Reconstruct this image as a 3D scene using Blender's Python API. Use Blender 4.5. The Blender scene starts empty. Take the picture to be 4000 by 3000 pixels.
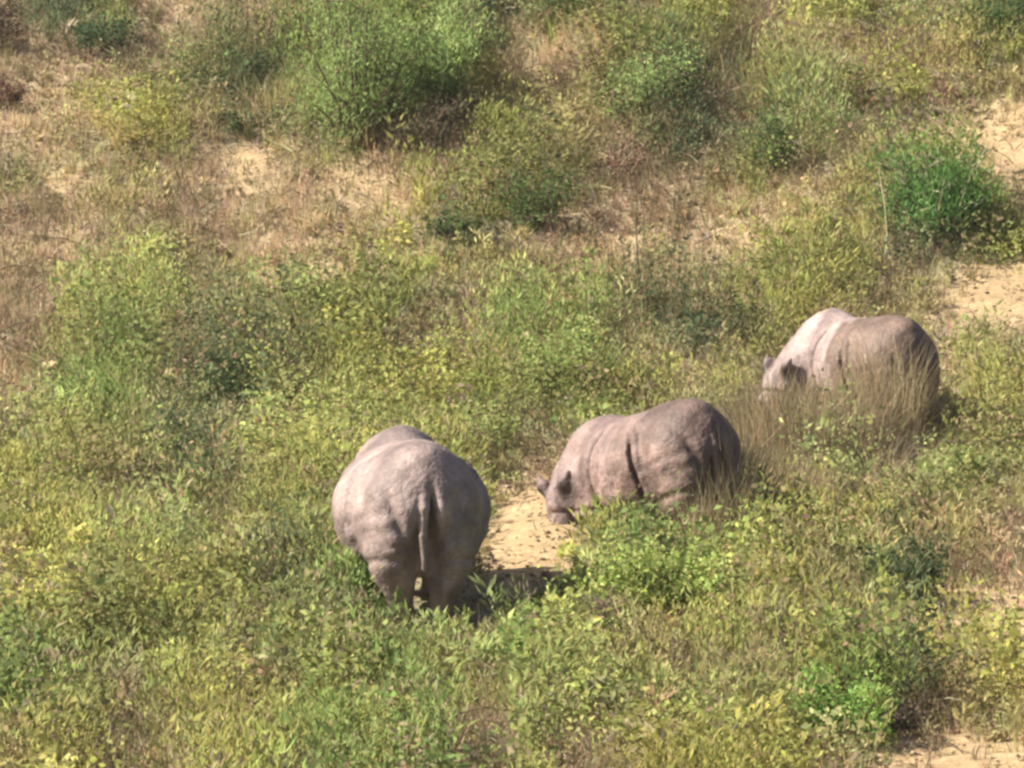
import bpy, math
import numpy as np
from mathutils import Vector

R = math.radians
rng = np.random.default_rng(7)
SC = bpy.context.scene
COL = SC.collection

# ------------------------------------------------------------------ camera, sky, sun, exposure
D0 = 45.0                       # metres from the camera to the nearest rhinoceros
PITCH = R(6.5)
CAM = np.array([0.0, -D0, 7.37])
FPX = 4500.0                    # focal length in pixels of a 1024 wide frame
cd = bpy.data.cameras.new('camera')
cam = bpy.data.objects.new('camera', cd)
COL.objects.link(cam)
cam.location = CAM.tolist()
cam.rotation_euler = (math.pi / 2 - PITCH, 0, 0)
cd.sensor_width = 36.0
cd.lens = 36.0 * FPX / 1024.0
cd.clip_start = 0.5
cd.clip_end = 2000.0
SC.camera = cam

SUN = np.array([-0.76, -0.05, 0.64]); SUN /= np.linalg.norm(SUN)
W = bpy.data.worlds.new('World'); SC.world = W; W.use_nodes = True
nt = W.node_tree; nt.nodes.clear()
sky = nt.nodes.new('ShaderNodeTexSky'); sky.sky_type = 'NISHITA'; sky.sun_disc = False
sky.sun_elevation = math.asin(SUN[2])
sky.sun_rotation = math.atan2(SUN[0], SUN[1])
sky.air_density = 1.0; sky.dust_density = 3.0
bg = nt.nodes.new('ShaderNodeBackground'); bg.inputs[1].default_value = 0.052
wo = nt.nodes.new('ShaderNodeOutputWorld')
nt.links.new(sky.outputs[0], bg.inputs[0]); nt.links.new(bg.outputs[0], wo.inputs[0])
sl = bpy.data.lights.new('sun', 'SUN'); sl.energy = 4.9; sl.angle = R(0.6); sl.color = (1.0, 0.92, 0.77)
so = bpy.data.objects.new('sun', sl); COL.objects.link(so)
so.rotation_euler = Vector((-SUN).tolist()).to_track_quat('-Z', 'Y').to_euler()
SC.view_settings.view_transform = 'Standard'
SC.view_settings.look = 'None'
SC.view_settings.exposure = 1.32
SC.view_settings.gamma = 1.0
SC.cycles.pixel_filter_type = 'BLACKMAN_HARRIS'
SC.cycles.filter_width = 2.8      # the soft long lens of the photograph
SC.cycles.use_denoising = True
SC.cycles.max_bounces = 5
SC.cycles.diffuse_bounces = 3
SC.cycles.transmission_bounces = 3

# ------------------------------------------------------------------ helpers
def tag(o, label=None, cat=None, group=None, kind=None):
    if label: o['label'] = label
    if cat: o['category'] = cat
    if group: o['group'] = group
    if kind: o['kind'] = kind
    return o

_lat = rng.random((256, 256))
def vnoise(x, y, s=1.0, seed=0):
    """smooth value noise 0..1, feature size s metres"""
    x = np.asarray(x, float) / s + 37.3 * seed + 500; y = np.asarray(y, float) / s + 91.7 * seed + 500
    xi = np.floor(x).astype(int); yi = np.floor(y).astype(int)
    fx = x - xi; fy = y - yi
    fx = fx * fx * (3 - 2 * fx); fy = fy * fy * (3 - 2 * fy)
    a = _lat[xi % 256, yi % 256]; b = _lat[(xi + 1) % 256, yi % 256]
    c = _lat[xi % 256, (yi + 1) % 256]; d = _lat[(xi + 1) % 256, (yi + 1) % 256]
    return (a * (1 - fx) + b * fx) * (1 - fy) + (c * (1 - fx) + d * fx) * fy
def fbm(x, y, s, seed=0, n=3):
    t = 0; w = 0; a = 1.0
    for k in range(n):
        t = t + a * vnoise(x, y, s / 2 ** k, seed + k * 3); w += a; a *= 0.55
    return t / w

_ky = np.array([-60, -30, -12, -7, 0, 6, 12, 16, 22, 28, 45, 80, 200, 700.])
_kz = np.array([-4.5, -1.9, -.62, -.29, 0, .10, .30, 1.1, 3.1, 5.3, 11, 13, 14, 14.])
_yy = np.arange(-80, 720, 0.25)
_zz = np.interp(_yy, _ky, _kz)
_kern = np.exp(-(np.arange(-24, 25) / 9.0) ** 2); _kern /= _kern.sum()
_zz = np.convolve(np.pad(_zz, 24, mode='edge'), _kern, 'valid')
def ground(x, y):
    x = np.asarray(x, float); y = np.asarray(y, float)
    z = np.interp(y, _yy, _zz)
    hill = np.clip((y - 11) / 12, 0, 1)
    fade = np.clip(1 - np.abs(x) / 60, 0, 1)
    z = z + (0.03 + 0.05 * hill) * np.clip(x, -40, 40)
    z = z + fade * (0.16 + 0.55 * hill) * (fbm(x, y, 3.6, 1) - .5) * 2 * (0.35 + 0.65 * hill)
    z = z + 0.10 * (fbm(x, y, 1.1, 5) - .5)
    # low bank of bare earth between the two nearer animals
    z = z + 0.22 * np.exp(-((x - 0.55) / .7) ** 2 - ((y - 4.6) / 2.0) ** 2)
    return z

def project(x, y, z):
    dx = x - CAM[0]; dy = y - CAM[1]; dz = z - CAM[2]
    c, s = math.cos(PITCH), math.sin(PITCH)
    dep = dy * c - dz * s
    up = dy * s + dz * c
    return 512 + FPX * dx / dep, 384 - FPX * up / dep
def at(px, py):
    """ground point seen at a place of the photograph (1024 x 768)"""
    c, s = math.cos(PITCH), math.sin(PITCH)
    u = (px - 512) / FPX; v = -(py - 384) / FPX
    d = np.array([u, c + v * s, -s + v * c])
    t = np.arange(25, 160, 0.03)
    P = CAM[None] + t[:, None] * d[None]
    below = P[:, 2] < ground(P[:, 0], P[:, 1])
    i = int(np.argmax(below)) if below.any() else len(t) - 1
    return P[i, 0], P[i, 1], float(ground(P[i, 0], P[i, 1]))

# ------------------------------------------------------------------ what grows where (32 x 24 cells over the slope)
MAP = [
 "bddgbttbtboyGGgdoGgboyyttyybgogd",
 "btbbbtoogdGGGGgottoGGgottttbbogg",
 "btttoogddGGGgoggbbogddogyooyyboo",
 "sttyygodogGgbbboooobodttyggobbts",
 "ttooogbssogbbbtyyoobodtdggotssss",
 "otttobtsttsstyggyotbbbogttooGGss",
 "bbtotbbtttttsyggdttbbbttttoydGGo",
 "tbtboobttttoyodobttsbbtstyyoddgy",
 "bbtoyootsstogyoootstotoyyyyobots",
 "bbyyyyogtgyyyobogoyodotyyyobotsy",
 "bbyGyoogggyybbbyGyGoodboyttttyyy",
 "bogGgoddddyyoyyGGGyottoottttttyo",
 "toyGgoddgoyyyyoogGGyyoyytttttoyy",
 "oygGggobogyyyyyyotyyoooyttbtbooo",
 "ygyogdoyyyyoyyyobboooootttbbtogg",
 "yggobbdoyyyyyyyossoyyotttggtogoo",
 "yyoooggoyyyyyyyossyGGGyoyyggooob",
 "oyyyygyyoygggooosbyGGGyyyogodobt",
 "tyyyyyggddgGggtbboyyGGoyyoogddbt",
 "oyggyygobggGyyytyyboyyyyoytyytss",
 "yygggyyoygoyyyyyGyyoobyyoyddoyyt",
 "GgyooyyoogyyGyyoyyoyotoobyGGdboy",
 "GGybooyyybyyyybbyoyoybygyyGGbboo",
 "ogybooyyybGyyGbbybboyyyyybosssss"]
KL = 'Ggyodtbs'
GRID = np.array([[KL.index(c) for c in row[:32]] for row in MAP])
GRID[15:18, 15:18] = 7          # the bare clearing
GRID[18, 15:17] = 7
GRID[19, 28:32] = 7; GRID[18, 29:32] = 7; GRID[20, 31] = 5; GRID[8, 30:32] = 7; GRID[9, 29:32] = 7; GRID[10, 29:32] = 5
GRID[12:15, 23:28] = 6
def klass(x, y, jit=11.0, lift=0.15):
    px, py = project(x, y, ground(x, y) + lift)
    n = np.shape(px)
    px = px + rng.normal(0, jit, n); py = py + rng.normal(0, jit * .8, n)
    j = np.clip((px / 32).astype(int), 0, 31); i = np.clip((py / 32).astype(int), 0, 23)
    k = GRID[i, j].copy()
    k[(py > 722 + np.clip((905 - px) * .9, 0, 200) + 5 * np.sin(px * .11)) & (px > 862)] = 7     # bare strip in the near right corner
    return k
# leaf colours (linear albedo) of each kind of cover
LEAF = np.array([[.245, .300, .095], [.290, .305, .115], [.345, .355, .120], [.330, .305, .150],
                 [.120, .150, .075], [.430, .355, .205], [.320, .255, .170], [.440, .360, .220]])
DRY = np.array([.50, .395, .26])

# ------------------------------------------------------------------ materials
def mat_leaf(name, rough=0.6, trans=0.35, attr='Col'):
    m = bpy.data.materials.new(name); m.use_nodes = True
    t = m.node_tree; t.nodes.clear()
    a = t.nodes.new('ShaderNodeAttribute'); a.attribute_name = attr
    n = t.nodes.new('ShaderNodeTexNoise'); n.inputs['Scale'].default_value = 35
    g = t.nodes.new('ShaderNodeNewGeometry'); t.links.new(g.outputs['Position'], n.inputs['Vector'])
    mr = t.nodes.new('ShaderNodeMapRange'); mr.inputs[3].default_value = .75; mr.inputs[4].default_value = 1.25
    t.links.new(n.outputs['Fac'], mr.inputs[0])
    mx = t.nodes.new('ShaderNodeVectorMath'); mx.operation = 'SCALE'
    t.links.new(a.outputs['Color'], mx.inputs[0]); t.links.new(mr.outputs[0], mx.inputs['Scale'])
    p = t.nodes.new('ShaderNodeBsdfPrincipled'); p.inputs['Roughness'].default_value = rough
    p.inputs['Specular IOR Level'].default_value = .10
    tr = t.nodes.new('ShaderNodeBsdfTranslucent')
    t.links.new(mx.outputs[0], p.inputs['Base Color']); t.links.new(mx.outputs[0], tr.inputs['Color'])
    s = t.nodes.new('ShaderNodeMixShader'); s.inputs[0].default_value = trans
    o = t.nodes.new('ShaderNodeOutputMaterial')
    t.links.new(p.outputs[0], s.inputs[1]); t.links.new(tr.outputs[0], s.inputs[2]); t.links.new(s.outputs[0], o.inputs[0])
    return m
M_LEAF = mat_leaf('leaf', .8, .5)
M_GRASS = mat_leaf('grass_blade', .6, .42)
M_TWIG = mat_leaf('twig_bark', .8, .0)

def mat_soil():
    m = bpy.data.materials.new('soil'); m.use_nodes = True
    t = m.node_tree; p = t.nodes['Principled BSDF']; p.inputs['Roughness'].default_value = .95
    p.inputs['Specular IOR Level'].default_value = .1
    a = t.nodes.new('ShaderNodeAttribute'); a.attribute_name = 'Col'
    g = t.nodes.new('ShaderNodeNewGeometry')
    n = t.nodes.new('ShaderNodeTexNoise'); n.inputs['Scale'].default_value = 9; n.inputs['Detail'].default_value = 8; n.inputs['Roughness'].default_value = .7
    n2 = t.nodes.new('ShaderNodeTexNoise'); n2.inputs['Scale'].default_value = 2.2; n2.inputs['Detail'].default_value = 4
    t.links.new(g.outputs['Position'], n.inputs['Vector']); t.links.new(g.outputs['Position'], n2.inputs['Vector'])
    r = t.nodes.new('ShaderNodeMapRange'); r.inputs[1].default_value = .3; r.inputs[2].default_value = .7; r.inputs[3].default_value = .62; r.inputs[4].default_value = 1.25
    t.links.new(n.outputs['Fac'], r.inputs[0])
    r2 = t.nodes.new('ShaderNodeMapRange'); r2.inputs[1].default_value = .3; r2.inputs[2].default_value = .7; r2.inputs[3].default_value = .85; r2.inputs[4].default_value = 1.12
    t.links.new(n2.outputs['Fac'], r2.inputs[0])
    mu = t.nodes.new('ShaderNodeMath'); mu.operation = 'MULTIPLY'
    t.links.new(r.outputs[0], mu.inputs[0]); t.links.new(r2.outputs[0], mu.inputs[1])
    s = t.nodes.new('ShaderNodeVectorMath'); s.operation = 'SCALE'
    t.links.new(a.outputs['Color'], s.inputs[0]); t.links.new(mu.outputs[0], s.inputs['Scale'])
    t.links.new(s.outputs[0], p.inputs['Base Color'])
    b = t.nodes.new('ShaderNodeBump'); b.inputs['Strength'].default_value = .7; b.inputs['Distance'].default_value = .05
    t.links.new(n.outputs['Fac'], b.inputs['Height']); t.links.new(b.outputs[0], p.inputs['Normal'])
    return m
M_SOIL = mat_soil()

def crease_nodes(t, co, base_out):
    nz = t.nodes.new('ShaderNodeTexNoise'); nz.inputs['Scale'].default_value = 4; t.links.new(co.outputs['Object'], nz.inputs['Vector'])
    mv = t.nodes.new('ShaderNodeVectorMath'); mv.operation = 'MULTIPLY_ADD'; mv.inputs[1].default_value = (.25, .25, .25)
    t.links.new(nz.outputs['Color'], mv.inputs[0]); t.links.new(co.outputs['Object'], mv.inputs[2])
    vo = t.nodes.new('ShaderNodeTexVoronoi'); vo.feature = 'DISTANCE_TO_EDGE'; vo.inputs['Scale'].default_value = 9; t.links.new(mv.outputs[0], vo.inputs['Vector'])
    r = t.nodes.new('ShaderNodeMapRange'); r.inputs[1].default_value = 0; r.inputs[2].default_value = .10; r.inputs[3].default_value = .86; r.inputs[4].default_value = 1.02
    t.links.new(vo.outputs['Distance'], r.inputs[0])
    return r
def mat_rhino():
    m = bpy.data.materials.new('rhino_hide'); m.use_nodes = True
    t = m.node_tree; p = t.nodes['Principled BSDF']; p.inputs['Roughness'].default_value = .62
    p.inputs['Specular IOR Level'].default_value = .35
    co = t.nodes.new('ShaderNodeTexCoord')
    def noise(sc, det=5, ro=.6):
        n = t.nodes.new('ShaderNodeTexNoise'); n.inputs['Scale'].default_value = sc; n.inputs['Detail'].default_value = det; n.inputs['Roughness'].default_value = ro
        t.links.new(co.outputs['Object'], n.inputs['Vector']); return n
    n1 = noise(2.3); n2 = noise(14, 6, .7); n3 = noise(5.5, 4)
    cr = t.nodes.new('ShaderNodeValToRGB')
    cr.color_ramp.elements[0].position = .33; cr.color_ramp.elements[0].color = (.112, .087, .085, 1)
    cr.color_ramp.elements[1].position = .68; cr.color_ramp.elements[1].color = (.256, .203, .193, 1)
    t.links.new(n1.outputs['Fac'], cr.inputs[0])
    r = t.nodes.new('ShaderNodeMapRange'); r.inputs[1].default_value = .3; r.inputs[2].default_value = .7; r.inputs[3].default_value = .78; r.inputs[4].default_value = 1.18
    t.links.new(n2.outputs['Fac'], r.inputs[0])
    s = t.nodes.new('ShaderNodeVectorMath'); s.operation = 'SCALE'
    t.links.new(cr.outputs[0], s.inputs[0]); t.links.new(r.outputs[0], s.inputs['Scale'])
    a = t.nodes.new('ShaderNodeAttribute'); a.attribute_name = 'Col'
    mm = t.nodes.new('ShaderNodeVectorMath'); mm.operation = 'MULTIPLY'
    t.links.new(s.outputs[0], mm.inputs[0]); t.links.new(a.outputs['Color'], mm.inputs[1])
    ck = crease_nodes(t, co, None)
    sc2 = t.nodes.new('ShaderNodeVectorMath'); sc2.operation = 'SCALE'
    t.links.new(mm.outputs[0], sc2.inputs[0]); t.links.new(ck.outputs[0], sc2.inputs['Scale'])
    t.links.new(sc2.outputs[0], p.inputs['Base Color'])
    b0 = t.nodes.new('ShaderNodeBump'); b0.inputs['Strength'].default_value = .28; b0.inputs['Distance'].default_value = .03
    t.links.new(ck.outputs[0], b0.inputs['Height'])
    v = t.nodes.new('ShaderNodeTexVoronoi'); v.inputs['Scale'].default_value = 26; t.links.new(co.outputs['Object'], v.inputs['Vector'])
    b1 = t.nodes.new('ShaderNodeBump'); b1.inputs['Strength'].default_value = .15; b1.inputs['Distance'].default_value = .012; b1.invert = True
    t.links.new(v.outputs['Distance'], b1.inputs['Height']); t.links.new(b0.outputs[0], b1.inputs['Normal'])
    b2 = t.nodes.new('ShaderNodeBump'); b2.inputs['Strength'].default_value = .8; b2.inputs['Distance'].default_value = .05
    t.links.new(n3.outputs['Fac'], b2.inputs['Height']); t.links.new(b1.outputs[0], b2.inputs['Normal'])
    t.links.new(b2.outputs[0], p.inputs['Normal'])
    return m
M_RHINO = mat_rhino()
def mat_plain(name, col, rough=.6, nscale=20):
    m = bpy.data.materials.new(name); m.use_nodes = True
    t = m.node_tree; p = t.nodes['Principled BSDF']; p.inputs['Roughness'].default_value = rough
    n = t.nodes.new('ShaderNodeTexNoise'); n.inputs['Scale'].default_value = nscale; n.inputs['Detail'].default_value = 6
    c = t.nodes.new('ShaderNodeTexCoord'); t.links.new(c.outputs['Object'], n.inputs['Vector'])
    r = t.nodes.new('ShaderNodeValToRGB')
    r.color_ramp.elements[0].position = .3; r.color_ramp.elements[0].color = tuple(x * .7 for x in col) + (1,)
    r.color_ramp.elements[1].position = .7; r.color_ramp.elements[1].color = tuple(min(1, x * 1.25) for x in col) + (1,)
    t.links.new(n.outputs['Fac'], r.inputs[0]); t.links.new(r.outputs[0], p.inputs['Base Color'])
    b = t.nodes.new('ShaderNodeBump'); b.inputs['Strength'].default_value = .6; b.inputs['Distance'].default_value = .03
    t.links.new(n.outputs['Fac'], b.inputs['Height']); t.links.new(b.outputs[0], p.inputs['Normal'])
    return m
M_HORN = mat_plain('horn', (.05, .042, .038), .5, 12)
M_EYE = mat_plain('eye', (.01, .008, .006), .1, 5)
M_STONE = mat_plain('stone', (.36, .29, .235), .9, 9)

# ------------------------------------------------------------------ fast meshes out of many small faces
class Soup:
    def __init__(s): s.v = []; s.f = []; s.n = []; s.c = []; s.k = 0
    def _add(s, V, faces, C):
        """V (N,m,3); faces list of index tuples into m; C (N,3)"""
        N, m, _ = V.shape
        if N == 0: return
        s.v.append(V.reshape(-1, 3))
        s.c.append(np.repeat(C, m, axis=0) if C.ndim == 2 else C.reshape(-1, 3))
        base = s.k + np.arange(N)[:, None] * m
        for f in faces:
            s.f.append((base + np.array(f)[None]).reshape(-1)); s.n.append(np.full(N, len(f)))
        s.k += N * m
    def leaves(s, P, d, w, L, Wd, C, fold=.25):
        up = np.cross(d, w)
        mid = P + d * (L * .45)[:, None] 
        s._add(np.stack([P, mid + w * (Wd * .5)[:, None] + up * (Wd * fold * .5)[:, None], P + d * L[:, None] - up * (L * .12)[:, None],
                         mid - w * (Wd * .5)[:, None] + up * (Wd * fold * .5)[:, None]], 1), [(0, 1, 2, 3)], C)
    def blades(s, P, H, lean, wd, C):
        """P base, H height, lean (N,2) tip offset, wd width"""
        N = len(P); a = rng.uniform(-.9, .9, N)
        w = np.stack([np.cos(a), np.sin(a), np.zeros(N)], 1) * (wd * .5)[:, None]
        l3 = np.concatenate([lean, np.zeros((N, 1))], 1)
        z = np.zeros((N, 3)); z[:, 2] = H
        m = P + z * .55 + l3 * .3; t = P + z * (1 - .25 * np.clip(np.linalg.norm(lean, axis=1) / np.maximum(H, .01), 0, 1))[:, None] + l3
        s._add(np.stack([P - w, P + w, m + w * .85, m - w * .85, t], 1), [(0, 1, 2, 3), (3, 2, 4)], C)
    def tubes(s, A, B, ra, rb, C):
        d = B - A; d = d / np.maximum(np.linalg.norm(d, axis=1, keepdims=True), 1e-6)
        ref = np.tile([[.3, .9, .1]], (len(A), 1)); u = np.cross(d, ref); u /= np.maximum(np.linalg.norm(u, axis=1, keepdims=True), 1e-6); v = np.cross(d, u)
        pts = []
        for Q, r in ((A, ra), (B, rb)):
            for k in range(4):
                an = k * math.pi / 2
                pts.append(Q + (u * math.cos(an) + v * math.sin(an)) * r[:, None])
        s._add(np.stack(pts, 1), [(0, 1, 5, 4), (1, 2, 6, 5), (2, 3, 7, 6), (3, 0, 4, 7)], C)
    def build(s, name, mat, parent=None, smooth=False):
        V = np.concatenate(s.v).astype(np.float32); Ls = np.concatenate(s.n); F = np.concatenate(s.f); Cc = np.concatenate(s.c)
        return mesh_obj(name, V, F, Ls, Cc, mat, parent, smooth)

def mesh_obj(name, V, F, Ls, Cc, mat, parent=None, smooth=False):
    me = bpy.data.meshes.new(name)
    me.vertices.add(len(V)); me.vertices.foreach_set('co', np.ascontiguousarray(V, np.float32).ravel())
    me.loops.add(len(F)); me.loops.foreach_set('vertex_index', F.astype(np.int32))
    me.polygons.add(len(Ls))
    st = np.concatenate([[0], np.cumsum(Ls)[:-1]]).astype(np.int32)
    me.polygons.foreach_set('loop_start', st); me.polygons.foreach_set('loop_total', Ls.astype(np.int32))
    if smooth: me.polygons.foreach_set('use_smooth', np.ones(len(Ls), bool))
    if Cc is not None:
        at_ = me.color_attributes.new('Col', 'FLOAT_COLOR', 'POINT')
        at_.data.foreach_set('color', np.concatenate([Cc, np.ones((len(Cc), 1))], 1).astype(np.float32).ravel())
    me.update(calc_edges=True); me.validate()
    me.materials.append(mat)
    o = bpy.data.objects.new(name, me); COL.objects.link(o)
    if parent is not None: o.parent = parent
    return o

def rdir(N, zlo=-.2, zhi=.9):
    a = rng.uniform(0, 2 * math.pi, N); z = rng.uniform(zlo, zhi, N); r = np.sqrt(1 - z * z)
    return np.stack([r * np.cos(a), r * np.sin(a), z], 1)
def perp(d):
    q = rdir(len(d), -.35, .35); w = np.cross(d, q); return w / np.maximum(np.linalg.norm(w, axis=1, keepdims=True), 1e-6)
def vary(C, s=.18, hue=.08):
    N = len(C)
    return np.clip(C * np.exp(rng.normal(0, s, (N, 1))) * np.exp(rng.normal(0, hue, (N, 3))), .005, .85)

# ------------------------------------------------------------------ the slope
def axis(fine_lo, fine_hi, step, lo, hi):
    a = list(np.arange(fine_lo, fine_hi + step * .5, step)); g = step
    q = a[0]
    pre = []
    while q > lo: g *= 1.25; q -= g; pre.append(q)
    g = step; q = a[-1]; post = []
    while q < hi: g *= 1.25; q += g; post.append(q)
    return np.array(pre[::-1] + a + post)
gx = axis(-10.5, 10.5, .09, -110, 110); gy = axis(-11, 34, .12, -60, 150)
XX, YY = np.meshgrid(gx, gy, indexing='ij')
ZZ = ground(XX, YY)
inn = (np.abs(XX) < 11) & (YY > -12) & (YY < 35)
ZZ = ZZ + np.where(inn, .035 * (fbm(XX, YY, .35, 9) - .5), 0)
px_, py_ = project(XX, YY, ZZ)
fi = np.clip(px_ / 32 - .5, 0, 31); fj = np.clip(py_ / 32 - .5, 0, 23)
SOILC = np.array([[.24, .21, .13], [.25, .22, .14], [.30, .26, .16], [.29, .25, .17], [.15, .13, .09], [.41, .315, .20], [.33, .26, .17], [.40, .290, .170]])
i0 = np.clip(fj.astype(int), 0, 22); j0 = np.clip(fi.astype(int), 0, 30); a = (fj - i0)[..., None]; b = (fi - j0)[..., None]
G = SOILC[GRID]
CC = (G[i0, j0] * (1 - a) + G[i0 + 1, j0] * a) * (1 - b) + (G[i0, j0 + 1] * (1 - a) + G[i0 + 1, j0 + 1] * a) * b
cm = np.clip((py_ - 722 - np.clip((905 - px_) * .9, 0, 200)) / 10, 0, 1) * np.clip((px_ - 855) / 10, 0, 1)
CC = CC * (1 - cm[..., None]) + SOILC[7] * cm[..., None]
nx, ny = XX.shape
idx = np.arange(nx * ny).reshape(nx, ny)
Fq = np.stack([idx[:-1, :-1], idx[1:, :-1], idx[1:, 1:], idx[:-1, 1:]], -1).reshape(-1, 4)
V = np.stack([XX, YY, ZZ], -1).reshape(-1, 3)
ter = mesh_obj('ground', V, Fq.reshape(-1), np.full(len(Fq), 4), CC.reshape(-1, 3), M_SOIL, None, True)
tag(ter, 'sloping hillside of tan bare earth under the weeds and dry grass', None, None, 'structure')

# ------------------------------------------------------------------ rhinoceroses: one smooth surface each
def sm(a, b, k):
    h = np.clip(.5 + .5 * (b - a) / k, 0, 1)
    return b * (1 - h) + a * h - k * h * (1 - h)
def ell(P, c, r, pitch=0.0, yaw=0.0):
    q = P - np.array(c)
    if yaw:
        cy, sy = math.cos(yaw), math.sin(yaw)
        q = np.stack([q[..., 0] * cy + q[..., 1] * sy, -q[..., 0] * sy + q[..., 1] * cy, q[..., 2]], -1)
    if pitch:
        cp, sp = math.cos(pitch), math.sin(pitch)
        q = np.stack([q[..., 0] * cp + q[..., 2] * sp, q[..., 1], -q[..., 0] * sp + q[..., 2] * cp], -1)
    r = np.array(r)
    k0 = np.linalg.norm(q / r, axis=-1); k1 = np.linalg.norm(q / r ** 2, axis=-1)
    return k0 * (k0 - 1) / np.maximum(k1, 1e-6)
def cone(P, a, b, ra, rb):
    a = np.array(a); b = np.array(b); ab = b - a
    t = np.clip(((P - a) @ ab) / (ab @ ab), 0, 1)
    return np.linalg.norm(P - a - t[..., None] * ab, axis=-1) - (ra + (rb - ra) * t)

def nets(V, org, h):
    """naive surface nets: vertices and quads of the zero level"""
    ins = V < 0
    c = np.zeros((V.shape[0] - 1, V.shape[1] - 1, V.shape[2] - 1), int)
    for i in (0, 1):
        for j in (0, 1):
            for k in (0, 1):
                c += ins[i:V.shape[0] - 1 + i, j:V.shape[1] - 1 + j, k:V.shape[2] - 1 + k]
    act = (c > 0) & (c < 8)
    I = np.argwhere(act)
    num = -np.ones(act.shape, int); num[tuple(I.T)] = np.arange(len(I))
    acc = np.zeros((len(I), 3)); cnt = np.zeros(len(I))
    co = [(i, j, k) for i in (0, 1) for j in (0, 1) for k in (0, 1)]
    for a_ in co:
        for ax in range(3):
            if a_[ax] == 1: continue
            b_ = list(a_); b_[ax] = 1
            va = V[tuple((I + a_).T)]; vb = V[tuple((I + b_).T)]
            m = (va < 0) != (vb < 0)
            t = np.where(m, va / np.where(m, va - vb, 1), 0)
            p = np.tile(np.array(a_, float), (len(I), 1)); p[:, ax] += t
            acc[m] += p[m]; cnt[m] += 1
    P = org + (I + acc / cnt[:, None]) * h
    Q = []
    for ax in range(3):
        s0 = [slice(None)] * 3; s1 = [slice(None)] * 3
        s0[ax] = slice(0, -1); s1[ax] = slice(1, None)
        A = ins[tuple(s0)]; B = ins[tuple(s1)]
        E = np.argwhere(A != B)
        o1, o2 = [q for q in range(3) if q != ax]
        ok = (E[:, o1] > 0) & (E[:, o2] > 0) & (E[:, o1] < act.shape[o1]) & (E[:, o2] < act.shape[o2]) & (E[:, ax] < act.shape[ax])
        E = E[ok]; sg = A[tuple(E.T)]
        def cell(d1, d2):
            e = E.copy(); e[:, o1] -= d1; e[:, o2] -= d2; return num[tuple(e.T)]
        q = np.stack([cell(1, 1), cell(0, 1), cell(0, 0), cell(1, 0)], 1)
        flip = sg if ax != 1 else ~sg
        q[~flip] = q[~flip][:, ::-1]
        Q.append(q[(q >= 0).all(1)])
    return P, np.concatenate(Q)

def gauss(d, w): return np.exp(-(d / w) ** 2)
def sstep(a, b, x): t = np.clip((x - a) / (b - a), 0, 1); return t * t * (3 - 2 * t)

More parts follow.
